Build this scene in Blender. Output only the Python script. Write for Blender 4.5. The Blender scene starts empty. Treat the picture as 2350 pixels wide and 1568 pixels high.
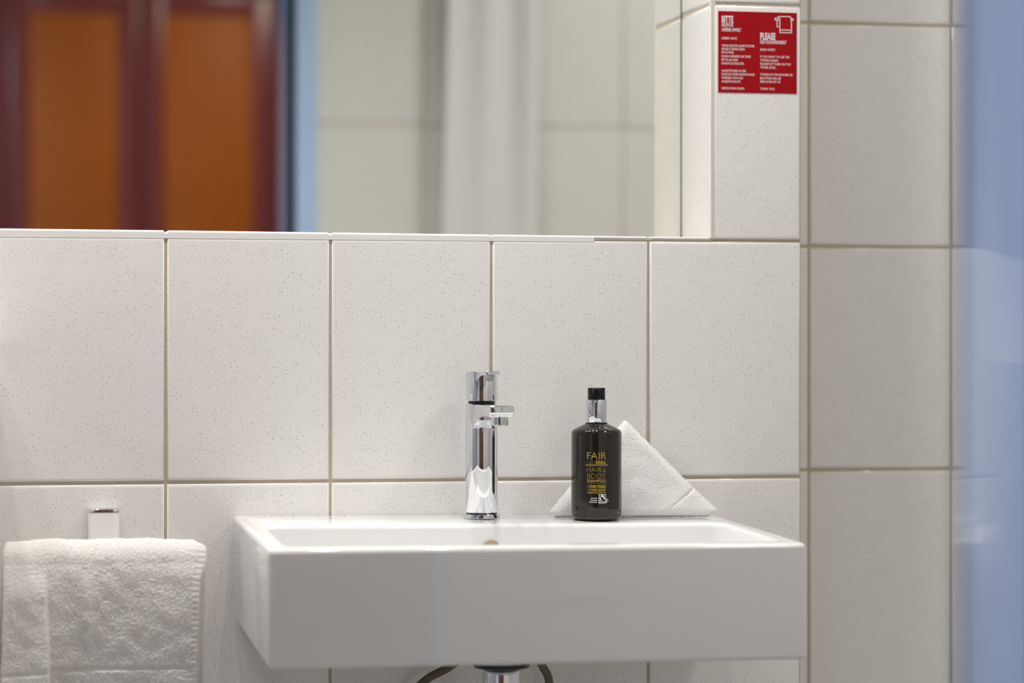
import bpy, bmesh, math, random
import numpy as np
from mathutils import Vector, Matrix, noise

random.seed(7)
sc = bpy.context.scene
COL = sc.collection
PI = math.pi

# ------------------------------------------------------------------ camera
cam = bpy.data.cameras.new('camera')
camo = bpy.data.objects.new('camera', cam)
COL.objects.link(camo)
_r = Vector((0.979758515, -0.200182053, 0.000630877))
_u = Vector((-0.000850884, -0.001013004, 0.999999125))
_f = Vector((0.20018124, 0.97975819, 0.00116283))
M = Matrix((( _r.x, _u.x, -_f.x, -0.25343), (_r.y, _u.y, -_f.y, -3.32502), (_r.z, _u.z, -_f.z, 0.16644), (0, 0, 0, 1)))
camo.matrix_world = M
cam.sensor_fit = 'HORIZONTAL'
cam.sensor_width = 36.0
cam.lens = 36.0 * 6300.05 / 2350.0
cam.clip_start = 0.05
cam.clip_end = 60
cam.dof.use_dof = True
cam.dof.focus_distance = 3.33
cam.dof.aperture_fstop = 2.1
cam.dof.aperture_blades = 9
sc.camera = camo

# ------------------------------------------------------------------ world, exposure
w = bpy.data.worlds.new('world')
sc.world = w
w.use_nodes = True
w.node_tree.nodes['Background'].inputs[0].default_value = (0.6, 0.65, 0.75, 1)
w.node_tree.nodes['Background'].inputs[1].default_value = 0.05
sc.view_settings.view_transform = 'Standard'
sc.view_settings.look = 'None'
sc.view_settings.gamma = 1.0
sc.view_settings.use_curve_mapping = False
sc.view_settings.exposure = -0.32

# ------------------------------------------------------------------ lamps
CEIL = 1.53


def lamp(name, x, y, power, size, color=(1, 0.978, 0.945), z=CEIL - 0.012, spread=150):
    l = bpy.data.lights.new(name, 'AREA')
    l.shape = 'DISK'
    l.size = size
    l.energy = power
    l.color = color
    l.spread = math.radians(spread)
    o = bpy.data.objects.new(name, l)
    COL.objects.link(o)
    o.location = (x, y, z)
    return o


for _x, _y, _p in ((-0.70, -0.26, 5.2), (-0.42, -0.26, 5.3), (-0.10, -0.26, 4.9), (0.22, -0.26, 4.7), (0.48, -0.24, 4.6)):
    lamp('downlight', _x, _y, _p, 0.055, spread=130)
lamp('recess_wall_fill', 1.30, -0.95, 10.0, 0.30, spread=170)  # added fill that brightens the recessed wall on the right, no known fitting
lamp('cool_room_fill', -0.75, -2.4, 20.0, 0.5, color=(0.76, 0.83, 1.0), spread=180)  # added bluish fill for the basin front and the door frame
lamp('wardrobe_fill', 0.75, -3.2, 7.0, 0.4, color=(1.0, 0.93, 0.86), spread=180)  # added warm fill, only there to brighten the mirrored wardrobe

# ------------------------------------------------------------------ materials


def mat(name, color, rough=0.4, metal=0.0, coat=0.0, spec=0.5, ior=1.5, trans=0.0):
    m = bpy.data.materials.new(name)
    m.use_nodes = True
    b = m.node_tree.nodes['Principled BSDF']
    b.inputs['Base Color'].default_value = (*color, 1)
    b.inputs['Roughness'].default_value = rough
    b.inputs['Metallic'].default_value = metal
    b.inputs['Coat Weight'].default_value = coat
    b.inputs['Specular IOR Level'].default_value = spec
    b.inputs['IOR'].default_value = ior
    b.inputs['Transmission Weight'].default_value = trans
    return m


def N(m, t, **kw):
    n = m.node_tree.nodes.new(t)
    for k, v in kw.items():
        setattr(n, k, v)
    return n


def L(m, a, b):
    m.node_tree.links.new(a, b)


def math_node(m, op, a, b=None, clamp=False):
    n = N(m, 'ShaderNodeMath', operation=op, use_clamp=clamp)
    for i, v in enumerate((a, b)):
        if v is None:
            continue
        if isinstance(v, (int, float)):
            n.inputs[i].default_value = v
        else:
            L(m, v, n.inputs[i])
    return n.outputs[0]


def add_noise_variation(m, scale, amount, rough_amount=0.0, bump=0.0, coord='Object'):
    """a faint procedural variation of the base colour (and bump)"""
    b = m.node_tree.nodes['Principled BSDF']
    tc = N(m, 'ShaderNodeTexCoord')
    nz = N(m, 'ShaderNodeTexNoise')
    nz.inputs['Scale'].default_value = scale
    nz.inputs['Detail'].default_value = 4
    L(m, tc.outputs[coord], nz.inputs['Vector'])
    mr = N(m, 'ShaderNodeMapRange')
    mr.inputs[3].default_value = 1 - amount
    mr.inputs[4].default_value = 1 + amount
    L(m, nz.outputs['Fac'], mr.inputs[0])
    vm = N(m, 'ShaderNodeVectorMath', operation='SCALE')
    vm.inputs[0].default_value = b.inputs['Base Color'].default_value[:3]
    L(m, mr.outputs[0], vm.inputs['Scale'])
    L(m, vm.outputs[0], b.inputs['Base Color'])
    if bump:
        bp = N(m, 'ShaderNodeBump')
        bp.inputs['Strength'].default_value = bump
        bp.inputs['Distance'].default_value = 0.001
        L(m, nz.outputs['Fac'], bp.inputs['Height'])
        L(m, bp.outputs[0], b.inputs['Normal'])
    return m


def tile_material():
    """glazed off-white tile with a printed speckle; every tile has its own UV in metres, so all carry the same print"""
    m = mat('speckled_tile', (0.83, 0.815, 0.79), 0.13, spec=0.5)
    b = m.node_tree.nodes['Principled BSDF']
    uv = N(m, 'ShaderNodeUVMap', uv_map='UVMap')
    dens = N(m, 'ShaderNodeTexNoise', noise_dimensions='2D')
    dens.inputs['Scale'].default_value = 38
    dens.inputs['Detail'].default_value = 2
    L(m, uv.outputs[0], dens.inputs['Vector'])

    def layer(scale, prob, rad, offs):
        mp = N(m, 'ShaderNodeMapping')
        mp.inputs['Location'].default_value = (offs, offs * 0.7, 0)
        L(m, uv.outputs[0], mp.inputs[0])
        v = N(m, 'ShaderNodeTexVoronoi', voronoi_dimensions='2D', feature='F1')
        v.inputs['Scale'].default_value = scale
        L(m, mp.outputs[0], v.inputs['Vector'])
        sep = N(m, 'ShaderNodeSeparateColor')
        L(m, v.outputs['Color'], sep.inputs[0])
        # probability of a dot in this cell, modulated by a slower noise
        pr = math_node(m, 'MULTIPLY_ADD', dens.outputs['Fac'], 1.6)
        pr.node.inputs[2].default_value = prob - 0.8
        on = math_node(m, 'LESS_THAN', sep.outputs[0], pr)
        rr = math_node(m, 'MULTIPLY_ADD', sep.outputs[2], rad * 0.5)
        rr.node.inputs[2].default_value = rad * 0.7
        edge = N(m, 'ShaderNodeMapRange', interpolation_type='SMOOTHSTEP')
        L(m, v.outputs['Distance'], edge.inputs[0])
        L(m, math_node(m, 'MULTIPLY', rr, 0.55), edge.inputs[1])
        L(m, rr, edge.inputs[2])
        edge.inputs[3].default_value = 1
        edge.inputs[4].default_value = 0
        dark = math_node(m, 'MULTIPLY_ADD', math_node(m, 'POWER', sep.outputs[1], 1.6), 0.72)
        dark.node.inputs[2].default_value = 0.16
        return math_node(m, 'MULTIPLY', math_node(m, 'MULTIPLY', edge.outputs[0], on), dark)

    a = layer(262, 0.47, 0.160, 0.0)
    c = layer(215, 0.36, 0.112, 3.17)
    tot = math_node(m, 'MAXIMUM', a, c)
    mix = N(m, 'ShaderNodeMix', data_type='RGBA')
    mix.inputs['A'].default_value = (0.83, 0.815, 0.787, 1)
    mix.inputs['B'].default_value = (0.075, 0.06, 0.055, 1)
    L(m, tot, mix.inputs['Factor'])
    L(m, mix.outputs['Result'], b.inputs['Base Color'])
    # slight waviness of the glaze
    nz = N(m, 'ShaderNodeTexNoise')
    nz.inputs['Scale'].default_value = 14
    tc = N(m, 'ShaderNodeTexCoord')
    L(m, tc.outputs['Object'], nz.inputs['Vector'])
    bp = N(m, 'ShaderNodeBump')
    bp.inputs['Strength'].default_value = 0.12
    bp.inputs['Distance'].default_value = 0.002
    L(m, nz.outputs['Fac'], bp.inputs['Height'])
    L(m, bp.outputs[0], b.inputs['Normal'])
    return m


MT = tile_material()
MTP = mat('plain_tile_edge', (0.83, 0.815, 0.787), 0.13)
MG = add_noise_variation(mat('grout', (0.49, 0.42, 0.335), 0.9, spec=0.2), 220, 0.22, bump=0.4)
MGW = add_noise_variation(mat('pale_caulk', (0.66, 0.6, 0.54), 0.6), 120, 0.12)
MLEDGE = mat('white_glaze', (0.84, 0.825, 0.80), 0.12)
MPAINT = add_noise_variation(mat('white_paint', (0.72, 0.71, 0.69), 0.8), 60, 0.03)
MROOM = add_noise_variation(mat('room_paint', (0.50, 0.47, 0.45), 0.8), 40, 0.03)
MSIDE = add_noise_variation(mat('grey_lilac_paint', (0.42, 0.42, 0.48), 0.6), 40, 0.03)
MFLOOR = add_noise_variation(mat('floor_tile', (0.40, 0.39, 0.38), 0.35), 25, 0.08)
MMIRROR = mat('mirror_silver', (0.86, 0.88, 0.83), 0.0, metal=1.0)
MMIRE = mat('mirror_edge', (0.25, 0.32, 0.28), 0.2)
MCER = add_noise_variation(mat('sanitary_ceramic', (0.77, 0.765, 0.755), 0.05, spec=0.65), 3, 0.01)
MCHROME = add_noise_variation(mat('chrome', (0.75, 0.76, 0.79), 0.035, metal=1.0), 5, 0.01)
MDARKRING = mat('dark_rubber', (0.012, 0.012, 0.014), 0.35)
MHOLE = add_noise_variation(mat('overflow_channel', (0.42, 0.34, 0.25), 0.7), 80, 0.1)  # limescale beige, with the hole's shade and bounced light put into the colour
MBLUE = add_noise_variation(mat('blue_gloss_paint', (0.49, 0.65, 1.0), 0.4, coat=1.0), 6, 0.03)
_b = MBLUE.node_tree.nodes['Principled BSDF']
_b.inputs['Coat Roughness'].default_value = 0.03
MORANGE = add_noise_variation(mat('orange_panel', (0.68, 0.16, 0.003), 0.48, spec=0.45), 5, 0.12)
MDRED = add_noise_variation(mat('dark_red_frame', (0.34, 0.065, 0.06), 0.25, spec=0.6), 6, 0.1)
MDARK = mat('dark_gap', (0.03, 0.012, 0.006), 0.6)
MRED = add_noise_variation(mat('red_plastic', (0.35, 0.0030, 0.0075), 0.55, spec=0.12), 30, 0.04)
MWHITEINK = add_noise_variation(mat('white_ink', (0.74, 0.66, 0.66), 0.5), 40, 0.03)
MGOLD = add_noise_variation(mat('gold_ink', (0.47, 0.33, 0.01), 0.45), 60, 0.05)
MGOLDD = add_noise_variation(mat('dull_gold_ink', (0.27, 0.175, 0.02), 0.45), 60, 0.05)
MBROWNINK = add_noise_variation(mat('brown_ink', (0.14, 0.09, 0.045), 0.5), 60, 0.05)
MLABELW = add_noise_variation(mat('white_label_ink', (0.80, 0.80, 0.82), 0.5), 60, 0.02)
MBOTTLE = add_noise_variation(mat('dark_brown_plastic', (0.012, 0.0085, 0.006), 0.07, coat=0.2), 9, 0.1)
MBLACK = add_noise_variation(mat('black_plastic', (0.004, 0.004, 0.005), 0.32, spec=0.3), 9, 0.05)


def terry(name, col, scale=520, bump=0.9, thin=0.3):
    m = mat(name, col, 0.95, spec=0.15)
    b = m.node_tree.nodes['Principled BSDF']
    b.inputs['Sheen Weight'].default_value = 0.35
    b.inputs['Sheen Roughness'].default_value = 0.6
    tr = N(m, 'ShaderNodeBsdfTranslucent')
    tr.inputs[0].default_value = (*col, 1)
    mx = N(m, 'ShaderNodeMixShader')
    mx.inputs[0].default_value = thin
    L(m, b.outputs[0], mx.inputs[1])
    L(m, tr.outputs[0], mx.inputs[2])
    L(m, mx.outputs[0], m.node_tree.nodes['Material Output'].inputs['Surface'])
    tc = N(m, 'ShaderNodeTexCoord')
    v = N(m, 'ShaderNodeTexVoronoi', feature='SMOOTH_F1')
    v.inputs['Scale'].default_value = scale
    L(m, tc.outputs['Object'], v.inputs['Vector'])
    nz = N(m, 'ShaderNodeTexNoise')
    nz.inputs['Scale'].default_value = scale * 1.7
    nz.inputs['Detail'].default_value = 3
    L(m, tc.outputs['Object'], nz.inputs['Vector'])
    s = math_node(m, 'SUBTRACT', nz.outputs['Fac'], v.outputs['Distance'])
    bp = N(m, 'ShaderNodeBump')
    bp.inputs['Strength'].default_value = bump
    bp.inputs['Distance'].default_value = 0.0012
    L(m, s, bp.inputs['Height'])
    L(m, bp.outputs[0], b.inputs['Normal'])
    return m


MTOWEL = terry('white_terry', (0.97, 0.955, 0.93), 520, 0.2, 0.5)
MCLOTH = terry('white_terry_small', (0.97, 0.965, 0.95), 560, 0.0, 0.34)
MCURT = add_noise_variation(mat('hanging_cotton', (0.80, 0.79, 0.79), 0.9), 120, 0.03, bump=0.2)


def braid_material():
    m = mat('steel_braid', (0.22, 0.19, 0.14), 0.4, metal=0.7)
    b = m.node_tree.nodes['Principled BSDF']
    uv = N(m, 'ShaderNodeUVMap', uv_map='UVMap')
    ws = []
    for ang in (PI / 4, -PI / 4):
        mp = N(m, 'ShaderNodeMapping')
        mp.inputs['Rotation'].default_value = (0, 0, ang)
        L(m, uv.outputs[0], mp.inputs[0])
        wv = N(m, 'ShaderNodeTexWave')
        wv.inputs['Scale'].default_value = 260
        L(m, mp.outputs[0], wv.inputs['Vector'])
        ws.append(wv.outputs['Fac'])
    mx = math_node(m, 'MULTIPLY', ws[0], ws[1])
    mix = N(m, 'ShaderNodeMix', data_type='RGBA')
    mix.inputs['A'].default_value = (0.05, 0.04, 0.03, 1)
    mix.inputs['B'].default_value = (0.42, 0.36, 0.25, 1)
    L(m, mx, mix.inputs['Factor'])
    L(m, mix.outputs['Result'], b.inputs['Base Color'])
    return m


MBRAID = braid_material()

# ------------------------------------------------------------------ object helpers


def tag(o, label=None, cat=None, group=None, kind=None):
    if label:
        o['label'] = label
    if cat:
        o['category'] = cat
    if group:
        o['group'] = group
    if kind:
        o['kind'] = kind
    return o


def thing(name, label, cat, loc=(0, 0, 0), rotz=0.0, group=None):
    o = bpy.data.objects.new(name, None)
    o.empty_display_size = 0.02
    COL.objects.link(o)
    o.location = loc
    o.rotation_euler = (0, 0, rotz)
    return tag(o, label, cat, group)


def obj(name, bm, mats, parent=None, smooth=None):
    me = bpy.data.meshes.new(name)
    if smooth is not None:
        for f in bm.faces:
            f.smooth = True
    bm.normal_update()
    bm.to_mesh(me)
    bm.free()
    for m in (mats if isinstance(mats, (list, tuple)) else [mats]):
        me.materials.append(m)
    if smooth is not None and smooth < 180:
        me.set_sharp_from_angle(angle=math.radians(smooth))
    o = bpy.data.objects.new(name, me)
    COL.objects.link(o)
    if parent:
        o.parent = parent
    return o


def struct(name, bm, mats, label=None, smooth=None, parent=None):
    o = obj(name, bm, mats, parent, smooth)
    if not parent:
        tag(o, label, 'room part' if label else None, kind='structure')
    return o


def box(bm, x0, x1, y0, y1, z0, z1, mi=0):
    vs = [bm.verts.new((x, y, z)) for z in (z0, z1) for y in (y0, y1) for x in (x0, x1)]
    fs = []
    for q in ((0, 2, 3, 1), (4, 5, 7, 6), (0, 1, 5, 4), (2, 6, 7, 3), (0, 4, 6, 2), (1, 3, 7, 5)):
        f = bm.faces.new([vs[i] for i in q])
        f.material_index = mi
        fs.append(f)
    return vs, fs


def rbox(bm, x0, x1, y0, y1, z0, z1, r=0.002, seg=3, mi=0):
    """box with rounded edges"""
    vs, fs = box(bm, x0, x1, y0, y1, z0, z1, mi)
    es = list({e for f in fs for e in f.edges})
    bmesh.ops.bevel(bm, geom=es, offset=r, segments=seg, affect='EDGES', profile=0.5)


def lathe(bm, prof, n=48, cx=0, cy=0, mi=0, cap=True):
    """surface of revolution about z; prof = [(r,z)...] from bottom to top"""
    rings = []
    for r, z in prof:
        rings.append([bm.verts.new((cx + r * math.cos(2 * PI * i / n), cy + r * math.sin(2 * PI * i / n), z)) for i in range(n)])
    for a, b in zip(rings[:-1], rings[1:]):
        for i in range(n):
            f = bm.faces.new((a[i], a[(i + 1) % n], b[(i + 1) % n], b[i]))
            f.material_index = mi
    if cap:
        f = bm.faces.new(rings[0][::-1]); f.material_index = mi
        f = bm.faces.new(rings[-1]); f.material_index = mi
    return rings


def tube(bm, pts, r, n=14, uvname='UVMap'):
    uvl = bm.loops.layers.uv.get(uvname) or bm.loops.layers.uv.new(uvname)
    pts = [Vector(p) for p in pts]
    rings = []
    ln = [0]
    for a, b in zip(pts[:-1], pts[1:]):
        ln.append(ln[-1] + (b - a).length)
    up = Vector((0, 1, 0.01))
    for i, p in enumerate(pts):
        t = (pts[min(i + 1, len(pts) - 1)] - pts[max(i - 1, 0)]).normalized()
        a = t.cross(up).normalized()
        b = a.cross(t)
        rings.append([bm.verts.new(p + r * (math.cos(2 * PI * k / n) * a + math.sin(2 * PI * k / n) * b)) for k in range(n)])
    for j in range(len(rings) - 1):
        for k in range(n):
            k2 = (k + 1) % n
            f = bm.faces.new((rings[j][k], rings[j][k2], rings[j + 1][k2], rings[j + 1][k]))
            f.smooth = True
            c = 2 * PI * r / n
            for lp, (uu, vv) in zip(f.loops, ((k, j), (k + 1, j), (k + 1, j + 1), (k, j + 1))):
                lp[uvl].uv = (uu * c, ln[vv])
    bm.faces.new(rings[0][::-1])
    bm.faces.new(rings[-1])


def spline(pts, n=12):
    """Catmull-Rom through pts"""
    P = [Vector(p) for p in pts]
    P = [2 * P[0] - P[1]] + P + [2 * P[-1] - P[-2]]
    out = []
    for i in range(1, len(P) - 2):
        for k in range(n):
            t = k / n
            a, b, c, d = P[i - 1], P[i], P[i + 1], P[i + 2]
            out.append(0.5 * ((2 * b) + (c - a) * t + (2 * a - 5 * b + 4 * c - d) * t * t + (3 * b - a - 3 * c + d) * t ** 3))
    out.append(P[-2])
    return out


# ------------------------------------------------------------------ tiled walls
PX, PZ = 0.2, 0.2976
JX, JZ = 0.0035, 0.0036
RINGS = ((0.0, -0.0019), (0.0006, -0.0010), (0.0018, -0.00040), (0.0034, -0.00008), (0.0050, 0.0))


def tile(bm, O, e1, e2, nrm, u0, u1, v0, v1, uo, vo, mi=0):
    uvl = bm.loops.layers.uv.get('UVMap') or bm.loops.layers.uv.new('UVMap')
    rings = []
    for ins, d in RINGS:
        ring = []
        iu = ins * 0.55
        for (u, v) in ((u0 + iu, v0 + ins), (u1 - iu, v0 + ins), (u1 - iu, v1 - ins), (u0 + iu, v1 - ins)):
            ring.append((bm.verts.new(O + e1 * u + e2 * v + nrm * d), (u - uo, v - vo)))
        rings.append(ring)

    def face(q, mi=2):
        f = bm.faces.new([a[0] for a in q])
        f.material_index = mi
        f.smooth = True
        for lp, a in zip(f.loops, q):
            lp[uvl].uv = a[1]
    for a, b in zip(rings[:-1], rings[1:]):
        for i in range(4):
            face((a[i], a[(i + 1) % 4], b[(i + 1) % 4], b[i]))
    face(rings[-1], 0)


def tile_plane(bm, O, e1, e2, us, vs, cuts=None, skip=None, gl=True):
    """tiles between consecutive joint positions us / vs (in metres along e1 / e2); joints in between"""
    O, e1, e2 = Vector(O), Vector(e1), Vector(e2)
    nrm = e1.cross(e2)
    for i in range(len(us) - 1):
        for j in range(len(vs) - 1):
            if skip and skip(us[i], us[i + 1], vs[j], vs[j + 1]):
                continue
            u0, u1 = us[i] + JX / 2, us[i + 1] - JX / 2
            v0, v1 = vs[j] + JZ / 2, vs[j + 1] - JZ / 2
            if i == 0 and cuts and 'l' in cuts: u0 = us[i]
            if i == len(us) - 2 and cuts and 'r' in cuts: u1 = us[i + 1]
            # print is aligned to the left edge of a tile, for left-cut tiles to the right edge
            uo = u0 if (us[i + 1] - us[i] > PX - 0.01 or i > 0) else us[i + 1] - PX
            tile(bm, O, e1, e2, nrm, u0, u1, v0, v1, uo, v1 - PZ)


def quad(bm, pts, mi=0):
    f = bm.faces.new([bm.verts.new(p) for p in pts])
    f.material_index = mi
    return f


GD = 0.0013            # grout lies this far behind the tile face
FLOOR = -0.92
XL, XR = 0.6806, 0.7974   # pillar left and right faces
DM = 0.1424            # depth of the mirror niche
DB = 0.1706            # depth of the recessed wall on the right
zrows = [FLOOR, -3 * PZ, -2 * PZ, -PZ, 0, PZ]
xcols = [-1.15, -1.0, -0.8, -0.6, -0.4, -0.2, 0, 0.2, 0.4, 0.6, XR]

# front wall (below the mirror niche)
bm = bmesh.new()
tile_plane(bm, (0, 0, 0), (1, 0, 0), (0, 0, 1), xcols, zrows, cuts='r')
box(bm, -1.15, XR - 0.0006, GD, 0.172, FLOOR, PZ - 0.0005, 1)
struct('wall_front', bm, [MT, MG, MTP], 'speckled white tiled wall behind the washbasin')

# ledge: a row of white glazed tiles with rounded front edge
bm = bmesh.new()
xs = [-1.15] + [x for x in xcols[1:-1]] + [XL]


def ledge_top(x):
    return 0.3046 - 0.0033 * max(0.0, min(1.0, (x + 0.1) / 0.75))


for a, b in zip(xs[:-1], xs[1:]):
    a2, b2 = a + 0.0016, (b - 0.0016 if b < XL - 0.01 else b - 0.002)
    n0 = len(bm.verts)
    zt = ledge_top((a + b) / 2)
    rbox(bm, a2, b2, 0.0004, DM - 0.004, PZ + 0.0008, zt, r=0.0022, seg=4)
    bm.verts.ensure_lookup_table()
    for v in bm.verts[n0:]:
        v.co.z += (ledge_top(v.co.x) - zt) * (v.co.z - PZ) / (zt - PZ)
struct('trim_ledge', bm, [MLEDGE], 'white glazed ledge under the mirror', smooth=50)
bm = bmesh.new()
box(bm, -1.15, 0.53, 0.0001, DM - 0.004, PZ - 0.0031, PZ + 0.0026, 1)
box(bm, 0.53, XL - 0.001, 0.0008, DM - 0.004, PZ - 0.0004, PZ + 0.0026, 0)
struct('trim_grout', bm, [MGW, MLEDGE], 'pale grout line under the mirror ledge')

# pillar to the right of the mirror
bm = bmesh.new()
ZT = CEIL
prow = [PZ, 2 * PZ, 3 * PZ, 4 * PZ, 5 * PZ, ZT]
tile_plane(bm, (0, 0, 0), (1, 0, 0), (0, 0, 1), [XL + 0.0025, XR], prow, cuts='r')
tile_plane(bm, (XL, 0.0, 0), (0, -1, 0), (0, 0, 1), [-DM, -0.0002], prow, cuts='l')
tile_plane(bm, (XR, 0.0, 0), (0, 1, 0), (0, 0, 1), [0.001, DB], prow, cuts='r')
box(bm, XL + GD, XR - GD, GD, DB + 0.002, PZ, ZT, 1)
box(bm, XL + 0.0003, XL + 0.006, 0.0006, 0.01, PZ + 0.002, ZT, 3)
struct('wall_pillar', bm, [MT, MG, MTP, MGW], 'speckled tiled pillar beside the mirror')

# wall behind the mirror
bm = bmesh.new()
box(bm, -1.15, XL + 0.01, DM + 0.008, DM + 0.03, PZ - 0.02, CEIL)
struct('wall_niche', bm, [MPAINT], 'wall behind the mirror')

# recessed tiled wall to the right
bm = bmesh.new()
cols = [XR - 0.03, 0.8636, 1.0636, 1.2636, 1.4636, 1.6636, 1.75]
tile_plane(bm, (0, DB, 0), (1, 0, 0), (0, 0, 1), cols, [FLOOR, -3 * PZ, -2 * PZ, -PZ, 0, PZ, 2 * PZ, 3 * PZ, 4 * PZ, 5 * PZ, CEIL])
box(bm, XR - 0.03, 1.75, DB + GD, DB + 0.05, FLOOR, CEIL, 1)
box(bm, XR - 0.001, XR + 0.0008, 0.002, DB, FLOOR, CEIL, 1)
struct('wall_back', bm, [MT, MG, MTP], 'recessed speckled tiled wall on the right')

# left and right bathroom walls, rear wall with the doorway
YD = -1.67             # bathroom side of the doorway wall
bm = bmesh.new()
box(bm, -1.2, -1.15, YD - 0.12, 0.18, FLOOR, CEIL)
struct('wall_left', bm, [MSIDE], 'left bathroom wall')
bm = bmesh.new()
box(bm, 1.75, 1.8, YD - 0.12, DB + 0.05, FLOOR, CEIL)
struct('wall_right', bm, [MPAINT], 'right bathroom wall')

# unseen low ledge, added so the door frame reflects a bright line
bm = bmesh.new()
rbox(bm, -1.149, -0.206, -0.14, -0.002, FLOOR, 0.161, r=0.003)
struct('wall_added_ledge', bm, [MLEDGE], 'added unseen ledge left of the washbasin, reflected in the door frame', smooth=50)

DX0, DX1 = -0.45, 0.378     # clear opening
HEAD = 1.10
FW = 0.060
bm = bmesh.new()
E1 = (-1, 0, 0)
ucols = [-1.75, -1.65, -1.45, -1.25, -1.05, -0.85, -0.65, -0.45, -0.25, -0.05, 0.15, 0.35, 0.55, 0.75, 0.95, 1.15]
zr = [FLOOR, -3 * PZ, -2 * PZ, -PZ, 0, PZ, 2 * PZ, 3 * PZ, HEAD + 0.03, 4 * PZ + 0.03, CEIL]
# right of the opening
tile_plane(bm, (0, YD, 0), E1, (0, 0, 1), [-1.75, -1.65, -1.45, -1.25, -1.05, -0.85, -0.65, -(DX1 + 0.02)],
           [FLOOR, -3 * PZ, -2 * PZ, -PZ, 0, PZ, 2 * PZ, 3 * PZ, 4 * PZ, 5 * PZ, CEIL])
tile_plane(bm, (0, YD, 0), E1, (0, 0, 1), [-(DX0 - 0.02), 0.55, 0.75, 0.95, 1.15],
           [FLOOR, -3 * PZ, -2 * PZ, -PZ, 0, PZ, 2 * PZ, 3 * PZ, 4 * PZ, 5 * PZ, CEIL])
tile_plane(bm, (0, YD, 0), E1, (0, 0, 1), [-(DX1 + 0.02), -0.25, -0.05, 0.15, 0.35, -(DX0 - 0.02)], [HEAD + 0.02, 4 * PZ, 5 * PZ, CEIL])
for x0, x1, z0, z1 in ((DX1 + 0.02, 1.75, FLOOR, CEIL), (-1.15, DX0 - 0.02, FLOOR, CEIL), (DX0 - 0.02, DX1 + 0.02, HEAD + 0.02, CEIL)):
    box(bm, x0, x1, YD - 0.11, YD - GD, z0, z1, 1)
    box(bm, x0, x1, YD - 0.12, YD - 0.11, z0, z1, 3)
struct('wall_rear', bm, [MT, MG, MTP, MPAINT], 'tiled wall around the doorway, seen in the mirror')

# blue steel door frame
bm = bmesh.new()


def frame_side(x_in, sgn):
    a, b = sorted((x_in, x_in + sgn * 0.022))
    rbox(bm, a, b, YD - 0.14, YD + 0.014, FLOOR, HEAD, r=0.003)
    a, b = sorted((x_in, x_in + sgn * FW))
    rbox(bm, a, b, YD - 0.001, YD + 0.014, FLOOR, HEAD + FW, r=0.003)
    rbox(bm, a, b, YD - 0.14, YD - 0.12, FLOOR, HEAD + FW, r=0.003)


frame_side(DX1, 1)
frame_side(DX0, -1)
rbox(bm, DX0, DX1, YD - 0.14, YD + 0.014, HEAD, HEAD + 0.022, r=0.003)
rbox(bm, DX0, DX1, YD - 0.001, YD + 0.0139, HEAD + 0.001, HEAD + FW, r=0.003)
rbox(bm, DX0, DX1, YD - 0.1399, YD - 0.12, HEAD + 0.001, HEAD + FW, r=0.003)
struct('door_1', bm, [MBLUE], 'light blue glossy door frame at the right edge', smooth=40)

# floor, ceiling and the room beyond the doorway
bm = bmesh.new()
box(bm, -2.2, 2.6, -5.0, 0.2, FLOOR - 0.05, FLOOR)
struct('floor', bm, [MFLOOR], 'grey floor')
bm = bmesh.new()
box(bm, -2.2, 2.6, -5.0, 0.24, CEIL, CEIL + 0.05)
struct('ceiling', bm, [MPAINT], 'white ceiling')
bm = bmesh.new()
box(bm, -2.2, 2.6, -5.05, -5.0, FLOOR, CEIL)
struct('wall_room_rear', bm, [MROOM], 'rear wall of the room')
bm = bmesh.new()
box(bm, -2.25, -2.2, -5.0, YD - 0.12, FLOOR, CEIL)
struct('wall_room_left', bm, [MROOM], 'left wall of the room')
bm = bmesh.new()
box(bm, 2.6, 2.65, -5.0, YD - 0.12, FLOOR, CEIL)
struct('wall_room_right', bm, [MROOM], 'right wall of the room')

# ------------------------------------------------------------------ mirror
mir = thing('mirror', 'large frameless wall mirror in the tiled niche above the ledge', 'mirror', (0, 0, 0))
bm = bmesh.new()
box(bm, -1.14, XL - 0.0012, DM, DM + 0.006, PZ + 0.006, CEIL - 0.01, 1)
bm.faces.ensure_lookup_table()
for f in bm.faces:
    if f.normal.y < -0.5 or f.calc_center_median().y < DM + 0.0005:
        f.material_index = 0
obj('glass', bm, [MMIRROR, MMIRE], mir)

# ------------------------------------------------------------------ wardrobe seen in the mirror
YW = -4.10
war = thing('wardrobe', 'orange panelled wardrobe with dark red frames, seen in the mirror', 'wardrobe', (0.45, YW - 0.3, FLOOR))


def wpart(name, bm, m, parent, smooth=30):
    o = obj(name, bm, m, parent, smooth)
    return o


bm = bmesh.new()
WX0, WX1 = -0.50, 1.40
ox, oy, oz = 0.45, YW - 0.3, FLOOR
box(bm, WX0 - ox, WX1 - ox, -0.28, 0.27, 0.0, 2.09)
wpart('carcass', bm, MDARK, war)
DW = 0.372
for k in (-1, 0, 1, 2):
    x0 = -0.105 + DW * k + 0.004 - ox
    x1 = x0 + DW - 0.008
    d = thing('door', None, None)
    d.parent = war
    bm = bmesh.new()
    st = 0.058
    rbox(bm, x0, x0 + st, 0.272, 0.3, 0.04, 2.07, r=0.004)
    rbox(bm, x1 - st, x1, 0.272, 0.3, 0.04, 2.07, r=0.004)
    rbox(bm, x0 + st, x1 - st, 0.272, 0.2995, 2.012, 2.07, r=0.004)
    rbox(bm, x0 + st, x1 - st, 0.272, 0.2995, 0.04, 0.10, r=0.004)
    o = wpart('door_frame', bm, MDRED, d)
    bm = bmesh.new()
    rbox(bm, x0 + st - 0.004, x1 - st + 0.004, 0.275, 0.288, 0.09, 2.02, r=0.003)
    o = wpart('panel', bm, MORANGE, d)

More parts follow.
